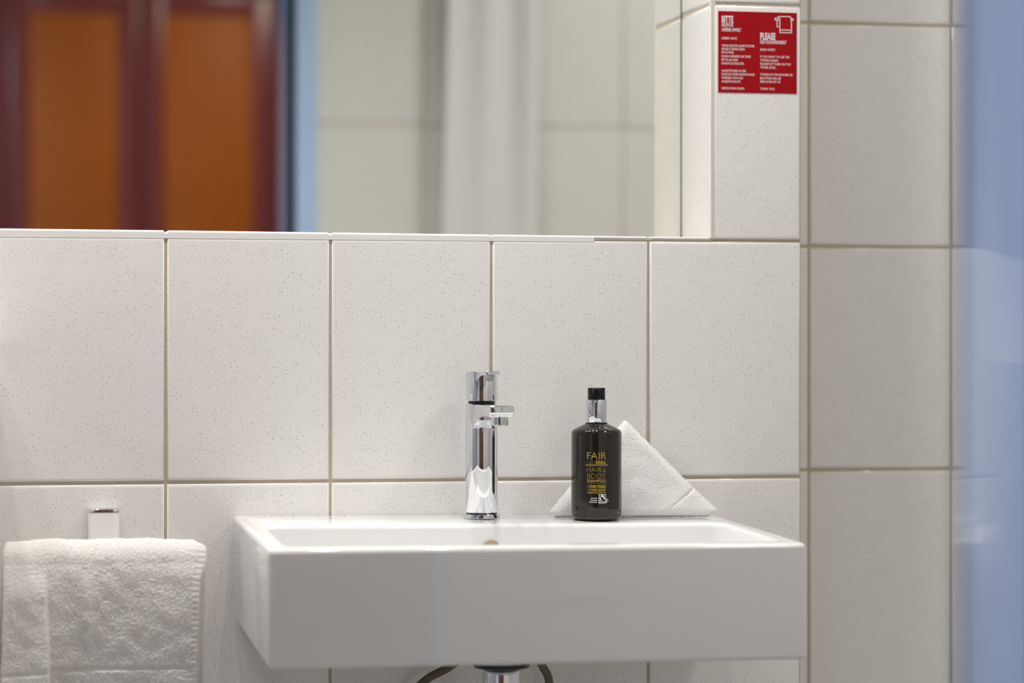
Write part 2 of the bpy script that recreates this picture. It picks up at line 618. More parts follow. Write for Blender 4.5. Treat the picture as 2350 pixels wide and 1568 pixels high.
# ------------------------------------------------------------------ white cloth hanging beside the doorway (seen in the mirror)
cl = thing('hanging_towel', 'white towel hanging in soft folds on the far tiled wall, seen in the mirror', 'towel', (0.77, YD + 0.045, 0.2))
bm = bmesh.new()
nu, nv = 60, 30
rows = []
for j in range(nv + 1):
    t = j / nv
    z = 1.05 - t * 1.25
    row = []
    for i in range(nu + 1):
        s = i / nu
        half = 0.088 + 0.012 * t
        x = -half + 2 * half * s - 0.02 * t + 0.012
        y = 0.007 * math.cos(2.6 * s * 2 * PI * 0.8 + 0.3) + 0.003 * math.sin(9 * s)
        row.append(bm.verts.new((x, y, z - 0.2)))
    rows.append(row)
backs = [[bm.verts.new((v.co.x, v.co.y - 0.006, v.co.z)) for v in r] for r in rows]
for a, b, c, d in zip(rows[:-1], rows[1:], backs[:-1], backs[1:]):
    for i in range(nu):
        bm.faces.new((a[i], b[i], b[i + 1], a[i + 1]))
        bm.faces.new((c[i], c[i + 1], d[i + 1], d[i]))
    bm.faces.new((a[0], c[0], d[0], b[0]))
    bm.faces.new((a[nu], b[nu], d[nu], c[nu]))
bmesh.ops.recalc_face_normals(bm, faces=bm.faces[:])
obj('cloth', bm, MCURT, cl, 60)
bm = bmesh.new()
rbox(bm, -0.012, 0.012, -0.045, 0.012, 0.845, 0.862, r=0.004)
obj('hook', bm, MCHROME, cl, 40)

# ------------------------------------------------------------------ washbasin
SX0, SX1, SY1, SY0 = 0.0805, 0.6855, -0.002, -0.381


def bil(x, y, bl, br, fl, fr):
    s = (x - SX0) / (SX1 - SX0)
    t = (y - SY0) / (SY1 - SY0)
    return (fl * (1 - s) + fr * s) * (1 - t) + (bl * (1 - s) + br * s) * t


def rim(x, y):
    return bil(x, y, -0.0408, -0.0462, -0.0540, -0.0556)


def under(x, y):
    return bil(x, y, -0.1637, -0.1660, -0.1836, -0.1863)


basin = thing('washbasin', 'white rectangular ceramic washbasin fixed to the tiled wall', 'washbasin', (0.383, -0.002, -0.11))
bm = bmesh.new()
# built between z = 1 (rim) and z = 0 (underside), inner bowl down to -0.03
RI = 0.0255
IX0, IX1, IY0, IY1 = SX0 + RI, SX1 - RI, SY0 + 0.029, -0.124
H = 0.126


def rect(x0, x1, y0, y1, z):
    return [bm.verts.new(p) for p in ((x0, y0, z), (x1, y0, z), (x1, y1, z), (x0, y1, z))]


ot = rect(SX0, SX1, SY0, SY1, 0)
ob = rect(SX0, SX1, SY0, SY1, -H)
it = rect(IX0, IX1, IY0, IY1, 0)
ib = rect(IX0 + 0.012, IX1 - 0.012, IY0 + 0.012, IY1 - 0.010, -0.092)
for i in range(4):
    j = (i + 1) % 4
    bm.faces.new((ob[i], ob[j], ot[j], ot[i]))
    bm.faces.new((ot[i], ot[j], it[j], it[i]))
    bm.faces.new((it[i], it[j], ib[j], ib[i]))
bm.faces.new(ib)
bm.faces.new(ob[::-1])
bm.edges.ensure_lookup_table()


def pick(test):
    return [e for e in bm.edges if test(*(v.co for v in e.verts))]


inner = set(it + ib)
e_in = [e for e in bm.edges if (e.verts[0] in inner and e.verts[1] in inner and not (e.verts[0] in it and e.verts[1] in it))]
bmesh.ops.bevel(bm, geom=e_in, offset=0.016, segments=6, affect='EDGES', profile=0.5)
# rim and outer edges
eps = 1e-5
e_out = [e for e in bm.edges if len(e.link_faces) == 2 and e.calc_face_angle(0) > 0.7]
bmesh.ops.bevel(bm, geom=e_out, offset=0.0058, segments=5, affect='EDGES', profile=0.5)
for v in bm.verts:
    x, y, z = v.co
    t = -z / H
    if IX0 - 0.002 < x < IX1 + 0.002 and IY0 - 0.002 < y < IY1 + 0.002 and z < -0.004 and z > -0.1:
        v.co.z = rim(x, y) + z
    else:
        v.co.z = rim(x, y) * (1 - t) + under(x, y) * t
    v.co.x -= 0.383
    v.co.y -= -0.002
    v.co.z -= -0.11
obj('bowl', bm, MCER, basin, 38)
bm = bmesh.new()
prof = [(0.030, -0.2065 + 0.11), (0.036, -0.20 + 0.11), (0.05, -0.18 + 0.11), (0.062, -0.15 + 0.11)]
lathe(bm, prof, 40, 0.377 - 0.383, -0.18 + 0.002)
obj('outlet', bm, MCER, basin, 50)
# overflow: shallow recessed hole in the rear inside wall
ovx, ovz = 0.3745, -0.0768
yb = IY1 - 0.0035


def disc_y(bm, cx, cy, cz, r0, r1, y0, y1, n=40):
    """ring between radius r0 (at y0) and r1 (at y1), facing -y"""
    a = [bm.verts.new((cx + r0 * math.cos(2 * PI * i / n), y0, cz + r0 * math.sin(2 * PI * i / n))) for i in range(n)]
    b = [bm.verts.new((cx + r1 * math.cos(2 * PI * i / n), y1, cz + r1 * math.sin(2 * PI * i / n))) for i in range(n)]
    for i in range(n):
        bm.faces.new((a[i], b[i], b[(i + 1) % n], a[(i + 1) % n]))
    return a, b


bm = bmesh.new()
a, b = disc_y(bm, ovx - 0.383, 0, ovz + 0.11, 0.0112, 0.0106, yb - 0.0006 + 0.002, yb + 0.002 - 0.0013)
bm.faces.new(b)
o = obj('overflow_hole', bm, MHOLE, basin, 40)

# siphon under the basin
trap = thing('bottle_trap', 'chrome drain pipe with black washer under the washbasin', 'drain', (0.377, -0.18, -0.21))
bm = bmesh.new()
lathe(bm, [(0.0205, -0.26), (0.0222, -0.255), (0.0222, -0.010), (0.0218, -0.003), (0.0205, -0.0012)], 48)
lathe(bm, [(0.029, -0.37), (0.031, -0.365), (0.031, -0.275), (0.029, -0.27), (0.0222, -0.262)], 48)
tube(bm, [(0, 0, -0.31), (0, 0.06, -0.31), (0, 0.179, -0.31)], 0.016)
obj('pipe', bm, MCHROME, trap, 40)
bm = bmesh.new()
lathe(bm, [(0.028, -0.0012), (0.0325, -0.0002), (0.0332, 0.0030), (0.03, 0.004)], 48)
obj('washer', bm, MDARKRING, trap, 40)

# supply hoses
h1 = spline([(0.385, -0.05, -0.178), (0.362, -0.046, -0.207), (0.338, -0.045, -0.2255), (0.3065, -0.04, -0.2445), (0.27, -0.03, -0.29), (0.262, -0.014, -0.35), (0.262, -0.0005, -0.365)], 10)
h2 = spline([(0.425, -0.05, -0.178), (0.444, -0.046, -0.207), (0.4555, -0.045, -0.2275), (0.4645, -0.04, -0.2475), (0.468, -0.03, -0.30), (0.468, -0.012, -0.355), (0.468, -0.0005, -0.365)], 10)
for nm, pts, lab in (('l', h1, 'braided steel hose bending left behind the drain pipe'), ('r', h2, 'braided steel hose curving down right of the drain pipe')):
    bm = bmesh.new()
    tube(bm, pts, 0.0052, 16)
    o = obj('supply_hose', bm, MBRAID)
    tag(o, lab, 'hose', 'braided supply hoses under the washbasin')

# ------------------------------------------------------------------ faucet
FX, FY = 0.3790, -0.0455
FZ = rim(FX, FY) + 0.0004
fau = thing('basin_faucet', 'chrome single-lever faucet on the rear edge of the washbasin', 'faucet', (FX, FY, FZ))
bm = bmesh.new()
lathe(bm, [(0.0225, 0.0), (0.0226, 0.0042), (0.0220, 0.0052), (0.0196, 0.0055)], 64)
obj('base_ring', bm, MCHROME, fau, 40)
bm = bmesh.new()
lathe(bm, [(0.0190, 0.0055), (0.0190, 0.0066)], 64)
obj('base_gasket', bm, MDARKRING, fau, 40)
ZB = 0.095 - FZ
bm = bmesh.new()
lathe(bm, [(0.0192, 0.0066), (0.0197, 0.0074), (0.0197, ZB - 0.0016), (0.0192, ZB - 0.0004), (0.018, ZB)], 80)
obj('body', bm, MCHROME, fau, 40)


def wedge(prof, hw_root, hw_tip, bev, ext=0.0):
    """side profile in (forward distance, height), widened along x"""
    bm = bmesh.new()
    dmax = max(d for d, z in prof)
    sides = []
    for s in (-1, 1):
        sides.append([bm.verts.new((s * (hw_root + (hw_tip - hw_root) * d / dmax), -d, z)) for d, z in prof])
    n = len(prof)
    bm.faces.new(sides[0])
    bm.faces.new(sides[1][::-1])
    for i in range(n):
        j = (i + 1) % n
        bm.faces.new((sides[0][j], sides[0][i], sides[1][i], sides[1][j]))
    bmesh.ops.recalc_face_normals(bm, faces=bm.faces[:])
    es = [e for e in bm.edges if e.calc_face_angle(0) > 0.5]
    bmesh.ops.bevel(bm, geom=es, offset=bev, segments=4, affect='EDGES', profile=0.5)
    return bm


zt = 0.0948 - FZ
pr = [(0.002, zt), (0.128, zt), (0.1285, zt - 0.0085), (0.122, zt - 0.0135)]
for k in range(0, 9):
    t = k / 8
    d = 0.112 - t * (0.112 - 0.0185)
    z = zt - 0.0136 - 0.0160 * (t ** 3.2)
    pr.append((d, z))
pr.append((0.002, zt - 0.031))
bm = wedge(pr, 0.0150, 0.0146, 0.0016)
obj('spout', bm, MCHROME, fau, 35)
bm = bmesh.new()
lathe(bm, [(0.0085, zt - 0.0237), (0.0098, zt - 0.0232), (0.0102, zt - 0.0215), (0.0102, zt - 0.012)], 40, 0, -0.112)
obj('aerator', bm, MCHROME, fau, 40)
# dark joint and lever
bm = bmesh.new()
lathe(bm, [(0.0160, ZB - 0.001), (0.0160, ZB + 0.0010), (0.0169, ZB + 0.0012), (0.0169, ZB + 0.0018), (0.0160, ZB + 0.0020), (0.0160, ZB + 0.0034)], 64)
obj('joint_ring', bm, MDARKRING, fau, 40)
ZH0, ZH1 = 0.0976 - FZ, 0.1336 - FZ
hd = thing('lever_handle', None, None)
hd.parent = fau
bm = bmesh.new()
lathe(bm, [(0.0182, ZH0), (0.0194, ZH0 + 0.0010), (0.0194, ZH1 - 0.0008), (0.0188, ZH1), ], 80)
obj('handle_barrel', bm, MCHROME, hd, 40)
pr = [(0.004, ZH1 + 0.0002), (0.070, ZH1 + 0.0012), (0.0702, ZH1 - 0.0035)]
for k in range(0, 8):
    t = k / 7
    d = 0.060 - t * (0.060 - 0.0178)
    z = ZH1 - 0.0042 - 0.0072 * (t ** 2.6)
    pr.append((d, z))
pr.append((0.004, ZH1 - 0.013))
bm = wedge(pr, 0.0115, 0.0082, 0.0010)
obj('lever', bm, MCHROME, hd, 35)

# ------------------------------------------------------------------ text helpers


def text_bm(s, height=None, width=None, bold=0.0, shear=0.0, spacing=1.0):
    """filled letters as a bmesh in the xy plane, lower left at the origin, capital height scaled to height"""
    c = bpy.data.curves.new('txt', 'FONT')
    c.body = s
    c.size = 1.0
    c.offset = bold
    c.shear = shear
    c.space_character = spacing
    c.resolution_u = 3
    c.fill_mode = 'FRONT'
    o = bpy.data.objects.new('txt', c)
    COL.objects.link(o)
    dg = bpy.context.evaluated_depsgraph_get()
    me = bpy.data.meshes.new_from_object(o.evaluated_get(dg))
    bpy.data.objects.remove(o)
    bpy.data.curves.remove(c)
    bm = bmesh.new()
    bm.from_mesh(me)
    bpy.data.meshes.remove(me)
    xs = [v.co.x for v in bm.verts]
    x0, x1 = min(xs), max(xs)
    cap = 0.729
    k = (height or 1) / cap
    kx = (width / (x1 - x0)) if width else k
    for v in bm.verts:
        v.co.x = (v.co.x - x0) * kx
        v.co.y *= k
    return bm


def merge(dst, src, fn):
    """copy src into dst with vertex map fn"""
    mp = {v: dst.verts.new(fn(v.co)) for v in src.verts}
    for f in src.faces:
        try:
            dst.faces.new([mp[v] for v in f.verts])
        except ValueError:
            pass
    src.free()


# ------------------------------------------------------------------ red notice on the pillar
SGX0, SGX1, SGZ0, SGZ1 = 0.6898, 0.7928, 0.4834, 0.5858
sw, sh = SGX1 - SGX0, SGZ1 - SGZ0
sign = thing('towel_notice', 'square red notice with white writing and towel picture on the pillar', 'sign', (SGX0, 0, SGZ0))
bm = bmesh.new()
rbox(bm, 0, sw, -0.0005, -0.00003, 0, sh, r=0.0002, seg=2)
obj('plate', bm, MRED, sign)
YT = -0.00058


def put_text(name, s, u0, u1, v0, v1, bold=0.0, spacing=1.0):
    t = text_bm(s, height=(v1 - v0) * sh, width=(u1 - u0) * sw, bold=bold, spacing=spacing)
    return t, (u0 * sw, (1 - v1) * sh)


def text_part(name, items, mat_=MWHITEINK):
    bm = bmesh.new()
    for s, u0, u1, v0, v1, bold in items:
        t, (ox_, oz_) = put_text(name, s, u0, u1, v0, v1, bold)
        merge(bm, t, lambda c, a=ox_, b=oz_: (c.x + a, YT, c.y + b))
    bmesh.ops.recalc_face_normals(bm, faces=bm.faces[:])
    for f in bm.faces:
        f.normal_update()
        if f.normal.y > 0:
            f.normal_flip()
    return obj(name, bm, mat_, sign)


text_part('german_heading', [('BITTE', .043, .191, .055, .140, .045),
                             ('HELFEN SIE', .043, .190, .148, .190, .03),
                             ('UNSERER UMWELT', .043, .290, .205, .247, .03)])
rows = [('LIEBER GAST,', .242, .331), ('WENN SIE DIE HANDTÜCHER', .461, .422), ('ERNEUT BENUTZEN', .333, .4635),
        ('MÖCHTEN,', .200, .505), ('DANN HÄNGEN SIE DIESE', .413, .5525), ('BITTE AN DEN', .248, .596), ('HANDTUCHHALTER.', .331, .640),
        ('HANDTÜCHER IN DER', .354, .730), ('DUSCHE ODER BADEWANNE', .461, .7725), ('WERDEN VON UNS', .314, .8175), ('AUSGETAUSCHT.', .288, .8615),
        ('HERZLICHEN DANK!', .331, .945)]
text_part('german_text', [(s, .043, u1, vc - .0145, vc + .0145, .02) for s, u1, vc in rows])
text_part('english_heading', [('PLEASE', .532, .727, .253, .337, .045),
                              ('HELP OUR ENVIRONMENT', .532, .866, .346, .389, .03)])
rows = [('DEAR GUEST,', .727, .461), ('IF YOU WANT TO USE THE', .903, .548), ('TOWELS AGAIN,', .764, .592),
        ('PLEASE PUT THEM ON THE', .921, .637), ('TOWEL RACK.', .732, .680), ('TOWELS IN THE SHOWER OR', .948, .767),
        ('BATHTUB WILL BE', .796, .813), ('REPLACED BY US.', .794, .855), ('THANK YOU!', .714, .943)]
text_part('english_text', [(s, .532, u1, vc - .0145, vc + .0145, .02) for s, u1, vc in rows])


def strip(bm, pts, wd, closed=False):
    """flat ribbon of width wd along a 2-D polyline in sign fractions"""
    P = [Vector((u * sw, (1 - v) * sh)) for u, v in pts]
    n = len(P)
    Lf, Rt = [], []
    for i, p in enumerate(P):
        if closed:
            a, b = P[(i - 1) % n], P[(i + 1) % n]
        else:
            a, b = P[max(i - 1, 0)], P[min(i + 1, n - 1)]
        d1 = (p - a).normalized() if (p - a).length > 1e-9 else (b - p).normalized()
        d2 = (b - p).normalized() if (b - p).length > 1e-9 else d1
        t = (d1 + d2).normalized()
        nn = Vector((-t.y, t.x))
        k = wd / 2 / max(0.5, nn.dot(Vector((-d1.y, d1.x))))
        Lf.append(bm.verts.new((p.x + nn.x * k, YT, p.y + nn.y * k)))
        Rt.append(bm.verts.new((p.x - nn.x * k, YT, p.y - nn.y * k)))
    for i in range(n if closed else n - 1):
        j = (i + 1) % n
        bm.faces.new((Lf[i], Rt[i], Rt[j], Lf[j]))


def su(x, y):
    return ((x - 358) / 938, (y - 130 - 23 * (x - 358) / 938) / 980)


bm = bmesh.new()
W = 0.00125
arc = [(1225 - 22 + 22 * math.sin(a), 197 + 22 - 22 * math.cos(a)) for a in [k * PI / 8 for k in range(5)]]
arcl = [(1062 + 24 - 24 * math.cos(a), 197 + 24 - 24 * math.sin(a)) for a in [k * PI / 8 for k in range(5)]]
strip(bm, [su(*p) for p in [(1062, 228)] + arcl + arc + [(1231, 300), (1231, 393), (1092, 390), (1092, 228), (1086, 216), (1036, 216), (1036, 238), (1092, 240)]], W)
strip(bm, [su(*p) for p in [(1060, 243), (1060, 320), (1090, 321)]], W)
strip(bm, [su(*p) for p in [(1092, 358), (1231, 362)]], W)
strip(bm, [su(*p) for p in [(1229, 222), (1244, 223), (1252, 232), (1250, 242), (1231, 245)]], W)
for f in bm.faces:
    f.normal_update()
    if f.normal.y > 0:
        f.normal_flip()
obj('towel_icon', bm, MWHITEINK, sign)

# ------------------------------------------------------------------ soap bottle
BX, BY = 0.5160, -0.0730
BZ = rim(BX, BY) + 0.0006
bot = thing('shampoo_bottle', 'dark brown pump bottle with gold lettering standing on the washbasin', 'bottle', (BX, BY, BZ), -math.radians(13.3))
R0 = 0.0308
zs = 0.0634 - BZ
bm = bmesh.new()
prof = [(0.0255, 0.0), (0.0275, 0.0004), (0.0292, 0.0022), (0.0302, 0.0046), (0.0300, 0.0056), (0.0306, 0.0085), (R0, 0.014)]
prof += [(R0, 0.02 + k * (zs - 0.026) / 8) for k in range(9)]
prof += [(R0 - 0.0003, zs - 0.0035), (R0 - 0.0011, zs - 0.0014), (R0 - 0.0026, zs), (0.0225, zs + 0.0030), (0.0148, zs + 0.0066), (0.0132, zs + 0.0074)]
lathe(bm, prof, 96)
obj('body', bm, MBOTTLE, bot, 60)
bm = bmesh.new()
z0 = zs + 0.0070
lathe(bm, [(0.0136, z0), (0.0136, z0 + 0.0010), (0.0128, z0 + 0.0012)], 64)
obj('neck_ring', bm, MBLACK, bot, 40)
bm = bmesh.new()
zc1 = 0.0995 - BZ
lathe(bm, [(0.0124, z0 + 0.0010), (0.0128, z0 + 0.0016), (0.0129, zc1 - 0.0008), (0.0124, zc1), (0.0100, zc1)], 64)
obj('collar', bm, MCHROME, bot, 40)
# pump head with a notch at the front that holds the nozzle
bm = bmesh.new()
zp0, zp1 = zc1 - 0.0002, 0.1140 - BZ
n = 96
rp = 0.0106
lo, hi, ci = [], [], []
for i in range(n):
    a = -PI / 2 + 2 * PI * i / n
    x, y = rp * math.cos(a), rp * math.sin(a)
    top = zp1
    if y < 0:
        ax = abs(x)
        t = min(1, max(0, (0.0061 - ax) / 0.0022))
        top = zp1 - 0.0072 * t * t * (3 - 2 * t)
    lo.append(bm.verts.new((x, y, zp0 - (0.0008 if abs(x) < 0.0025 and y < 0 else 0))))
    hi.append(bm.verts.new((x, y, top)))
    yy = min(y + 0.006, 0.0) if (y < 0 and abs(x) < 0.0061) else y * 0.9
    ci.append(bm.verts.new((x * 0.93, yy if y < 0 and abs(x) < 0.0061 else y * 0.93, top)))
for i in range(n):
    j = (i + 1) % n
    bm.faces.new((lo[i], lo[j], hi[j], hi[i]))
    bm.faces.new((hi[i], hi[j], ci[j], ci[i]))
bm.faces.new(lo[::-1])
bm.faces.new(ci)
obj('pump_head', bm, MBLACK, bot, 30)
bm = bmesh.new()
rbox(bm, -0.0037, 0.0037, -0.0098, 0.002, zp1 - 0.0072, zp1 - 0.0012, r=0.0008, seg=2)
box(bm, -0.0022, 0.0022, -0.00995, -0.0097, zp1 - 0.0062, zp1 - 0.0040)
obj('nozzle', bm, MBLACK, bot, 30)


def bot_label(name, items, m, extra=None):
    """items: (text, x0, x1, y0, y1, bold) in millimetres from the bottle centre line / above the base"""
    bm = bmesh.new()
    rr = R0 + 0.00022

    def wrap(x, z):
        a = x / R0
        return (rr * math.sin(a), -rr * math.cos(a), z)
    for s, x0, x1, y0, y1, bold in items:
        t = text_bm(s, height=(y1 - y0) / 1000, width=(x1 - x0) / 1000, bold=bold)
        merge(bm, t, lambda c, a=x0 / 1000, b=y0 / 1000: wrap(c.x + a, c.y + b))
    for q in (extra or []):
        # polygons, densified so that they follow the curve
        kind = q[0]
        if kind == 'bar':
            _, x0, x1, y0, y1 = q
            k = max(1, int((x1 - x0) / 1.0))
            for i in range(k):
                a, b = x0 + (x1 - x0) * i / k, x0 + (x1 - x0) * (i + 1) / k
                bm.faces.new([bm.verts.new(wrap(px / 1000, pz / 1000)) for px, pz in ((a, y0), (b, y0), (b, y1), (a, y1))])
        elif kind == 'poly':
            bm.faces.new([bm.verts.new(wrap(px / 1000, pz / 1000)) for px, pz in q[1]])
    for f in bm.faces:
        f.normal_update()
        c = f.calc_center_median()
        if f.normal.x * c.x + f.normal.y * c.y < 0:
            f.normal_flip()
    return obj(name, bm, m, bot)


def mm(px, py):
    """photo-measured label layout: millimetres across / above the base"""
    return ((px - 1366) / 1.930, (1190.0 - py) / 1.930)


def T(s, x0, x1, ytop, ybot, bold=0.0):
    a, b = mm(x0, ybot)
    c, d = mm(x1, ytop)
    return (s, a, c, b, d, bold)


def BAR(x0, x1, ytop, ybot):
    a, b = mm(x0, ybot)
    c, d = mm(x1, ytop)
    return ('bar', a, c, b, d)


def POLY(pts):
    return ('poly', [mm(*p) for p in pts])


bot_label('brand_lettering', [T('FAIR', 1344, 1388.5, 1029.2, 1046.2, -0.012), T('Ethics', 1365, 1387.5, 1048.8, 1057, 0.02),
                              T('SHAMPOO', 1344, 1388.5, 1093.2, 1100.4, 0.0), T('FAIRTRADE', 1351, 1388, 1106.4, 1113, 0.022),
                              T('CANE SUGAR', 1351, 1388, 1114.8, 1120.6, 0.012)], MGOLD)
bot_label('product_lettering', [T('HAIR', 1343.5, 1378, 1064.2, 1076.2, -0.016), T('&', 1381, 1388, 1067, 1076.6, -0.01), T('BODY', 1344, 1388, 1078.6, 1091.8, -0.016),
                                T('WITH', 1344, 1349.6, 1106.5, 1112.6, 0.0), T('AND', 1344, 1349.6, 1114.8, 1119.8, 0.0)],
          MGOLDD, [BAR(1340, 1393.6, 1058.2, 1059.6), BAR(1340, 1393.6, 1060.6, 1062), BAR(1344, 1388, 1122.4, 1123.8), BAR(1344, 1388, 1124.6, 1126), BAR(1344, 1388, 1102.7, 1103.2)])
bot_label('faint_lettering', [T('Cosm', 1344, 1364, 1048.6, 1057, -0.012)],
          MBROWNINK)


def arcpts(cx, cy, r, a0, a1, n=12):
    return [(cx + r * math.cos(math.radians(a0 + (a1 - a0) * i / n)), cy + r * math.sin(math.radians(a0 + (a1 - a0) * i / n))) for i in range(n + 1)]


swirl = []
# the white swirl inside the square mark: a round head with a dark eye and two tapering tails
head = []
o_ = arcpts(1380.2, 1134.6, 4.6, 200, 400, 16)
i_ = arcpts(1380.7, 1135.0, 1.3, 200, 400, 16)
for k in range(16):
    head.append(POLY([o_[k], o_[k + 1], i_[k + 1], i_[k]]))
tail_o = [(1376.0, 1133.0), (1374.2, 1135.5), (1373.3, 1138.5), (1374.0, 1141.0), (1376.2, 1143.2), (1378.2, 1143.6)]
tail_i = [(1376.3, 1133.6), (1375.6, 1136.5), (1375.9, 1138.2), (1377.0, 1139.8), (1378.2, 1141.6), (1378.4, 1143.4)]
for k in range(5):
    head.append(POLY([tail_o[k], tail_o[k + 1], tail_i[k + 1], tail_i[k]]))
t2o = [(1384.6, 1134.0), (1385.6, 1137.0), (1385.8, 1140.4)]
t2i = [(1380.9, 1136.3), (1383.0, 1137.6), (1385.2, 1140.6)]
t2m = [(1377.4, 1136.9), (1380.6, 1138.6), (1384.8, 1140.9)]
for k in range(2):
    head.append(POLY([t2o[k], t2o[k + 1], t2i[k + 1], t2i[k]]))
bot_label('certification_mark', [T('contains', 1353, 1368, 1135.4, 1138.2, 0.02), T('Fairtrade', 1352.5, 1368, 1140, 1143.2, 0.02), T('ingredients', 1348.6, 1368, 1144.8, 1147.6, 0.02),
                                 T('FAIRTRADE', 1373.0, 1386.6, 1146.0, 1148.0, 0.02)],
          MLABELW, [BAR(1371.2, 1388.2, 1128.2, 1129.6), BAR(1371.2, 1388.2, 1148.4, 1149.2), BAR(1371.2, 1388.2, 1144.6, 1145.4), BAR(1371.2, 1372.4, 1128.2, 1149), BAR(1387.0, 1388.2, 1128.2, 1149),
                    POLY([(1389.0, 1137.6), (1390.0, 1137.4), (1390.0, 1148.0), (1389.0, 1148.2)]),
                    POLY([(1389.6, 1137.4), (1395.2, 1142.6), (1393.9, 1142.9), (1389.8, 1139.0)]),
                    POLY([(1389.6, 1148.2), (1389.8, 1146.8), (1393.9, 1142.6), (1395.2, 1142.8)])] + head)

# ------------------------------------------------------------------ folded face cloth
def fibres(bm, pts, length, width, seed):
    """terry loops: short bent ribbons standing on the cloth; pts = [(point, normal)]"""
    rnd = random.Random(seed)
    for p, n in pts:
        t = Vector((rnd.gauss(0, 1), rnd.gauss(0, 1), rnd.gauss(0, 1)))
        t = (t - n * t.dot(n)).normalized()
        d = (n * rnd.uniform(0.5, 1.0) + t * rnd.uniform(0.3, 1.0)).normalized()
        l = length * rnd.uniform(0.6, 1.25)
        s_ = d.cross(n).normalized() * width * rnd.uniform(0.7, 1.2) * 0.5
        a = p - n * 0.0004
        m_ = a + d * l * 0.6
        e = m_ + (d * 0.35 + t * rnd.uniform(0.2, 0.7) - n * 0.25).normalized() * l * 0.55
        q = [bm.verts.new(a - s_), bm.verts.new(a + s_), bm.verts.new(m_ + s_), bm.verts.new(m_ - s_), bm.verts.new(e)]
        bm.faces.new((q[0], q[1], q[2], q[3]))
        bm.faces.new((q[3], q[2], q[4]))


def surface_samples(bm, spacing, seed, keep=None):
    rnd = random.Random(seed)
    out = []
    bm.normal_update()
    for f in list(bm.faces):
        c = f.calc_center_median()
        if keep and not keep(c, f):
            continue
        x_ = f.calc_area() / spacing ** 2
        k = int(x_) + (1 if rnd.random() < x_ - int(x_) else 0)
        vs = [v.co for v in f.verts]
        for _ in range(k):
            a, b = rnd.random(), rnd.random()
            if len(vs) == 4:
                p = vs[0].lerp(vs[1], a).lerp(vs[3].lerp(vs[2], a), b)
            else:
                if a + b > 1: a, b = 1 - a, 1 - b
                p = vs[0] + (vs[1] - vs[0]) * a + (vs[2] - vs[0]) * b
            out.append((p, f.normal.copy()))
    return out


def nz3(p, s):
    return noise.noise(Vector((p[0] * s, p[1] * s, p[2] * s)))


def terry_d(p, a):
    """terry loops: fine bumps"""
    return a * (0.62 * nz3(p, 360) + 0.62 * nz3((p[0] + 3, p[1], p[2]), 700) + 0.3 * nz3(p, 130))


def rounded_poly(pts, rad, n_arc=8):
    out = []
    n = len(pts)
    for i in range(n):
        p, a, b = Vector(pts[i]), Vector(pts[i - 1]), Vector(pts[(i + 1) % n])
        r = rad[i]
        d1, d2 = (a - p).normalized(), (b - p).normalized()
        ang = d1.angle(d2)
        t = min(r / math.tan(ang / 2), 0.45 * (a - p).length, 0.45 * (b - p).length)
        s, e = p + d1 * t, p + d2 * t
        for k in range(n_arc + 1):
            q = k / n_arc
            out.append((1 - q) ** 2 * s + 2 * q * (1 - q) * p + q * q * e)
    return out


def resample(pts, n):
    pts = pts + [pts[0]]
    d = [0]
    for a, b in zip(pts[:-1], pts[1:]):
        d.append(d[-1] + (b - a).length)
    out = []
    j = 0
    for i in range(n):
        s = d[-1] * i / n
        while d[j + 1] < s:
            j += 1
        t = (s - d[j]) / max(1e-9, d[j + 1] - d[j])
        out.append(pts[j].lerp(pts[j + 1], t))
    return out


zb0 = rim(0.57, -0.02)
outline = rounded_poly([(0.4675, -0.0385), (0.4740, zb0 + 0.0005), (0.668, zb0 - 0.0008), (0.6815, -0.0400), (0.6500, -0.0105), (0.5672, 0.0735)],
                       [0.004, 0.004, 0.004, 0.004, 0.003, 0.004])
NB, NR = 620, 84
bd = resample(outline, NB)
seg = [(bd[i], bd[(i + 1) % NB]) for i in range(0, NB, 5)]
bdn = np.array([[p.x, p.y] for p in bd])
cen = Vector((0.5672, -0.003))
fc = thing('face_cloth', 'small white face cloth folded to a triangle behind the brown bottle', 'towel', (0.567, -0.016, zb0))
bm = bmesh.new()
Tk = 0.0095
front, back = [], []
crease_a, crease_b = Vector((0.6515, -0.0105)), Vector((0.616, -0.0375))
cd = (crease_b - crease_a).normalized()
for k in range(NR + 1):
    s = 1 - (1 - k / NR) ** 1.0
    rf, rb = [], []
    for i in range(NB):
        p = cen.lerp(bd[i], s)
        dmin = math.sqrt(((bdn - (p.x, p.y)) ** 2).sum(1).min()) if s > 0.6 else 0.02
        q = min(1, dmin / 0.011)
        h = Tk * math.sqrt(max(0, 1 - (1 - q) ** 2))
        h += 0.0016 * nz3((p.x, 0, p.y), 45) * q
        # loose lower right fold
        side = (p - crease_a).cross(cd) if False else ((p.x - crease_a.x) * cd.y - (p.y - crease_a.y) * cd.x)
        along = (p - crease_a).dot(cd)
        if -0.004 < along < 0.05:
            h -= 0.0030 * math.exp(-(side / 0.0018) ** 2) * min(1, q * 3) * max(0, 1 - along / 0.05)
        d = terry_d((p.x, 0.0, p.y), 0.00035)
        yf = -h - d * (1 if q > 0.02 else 0.5)
        # fluffy outline
        ex = Vector((0, 0))
        if s > 0.93:
            nrm2 = (p - cen).normalized()
            ex = nrm2 * (terry_d((p.x + 5, 1, p.y), 0.0016) * (s - 0.93) / 0.07)
        lean = 0.006 - 0.175 * (0.0735 - p.y)
        rf.append(Vector((p.x + ex.x, yf + lean, p.y + ex.y)))
        rb.append(Vector((p.x + ex.x, h * 0.95 + d * 0.5 + lean, p.y + ex.y)))
    front.append(rf)
    back.append(rb)
off = Vector((-0.567, 0, -zb0))
vf = [[bm.verts.new(p + off) for p in r] for r in front[1:]]
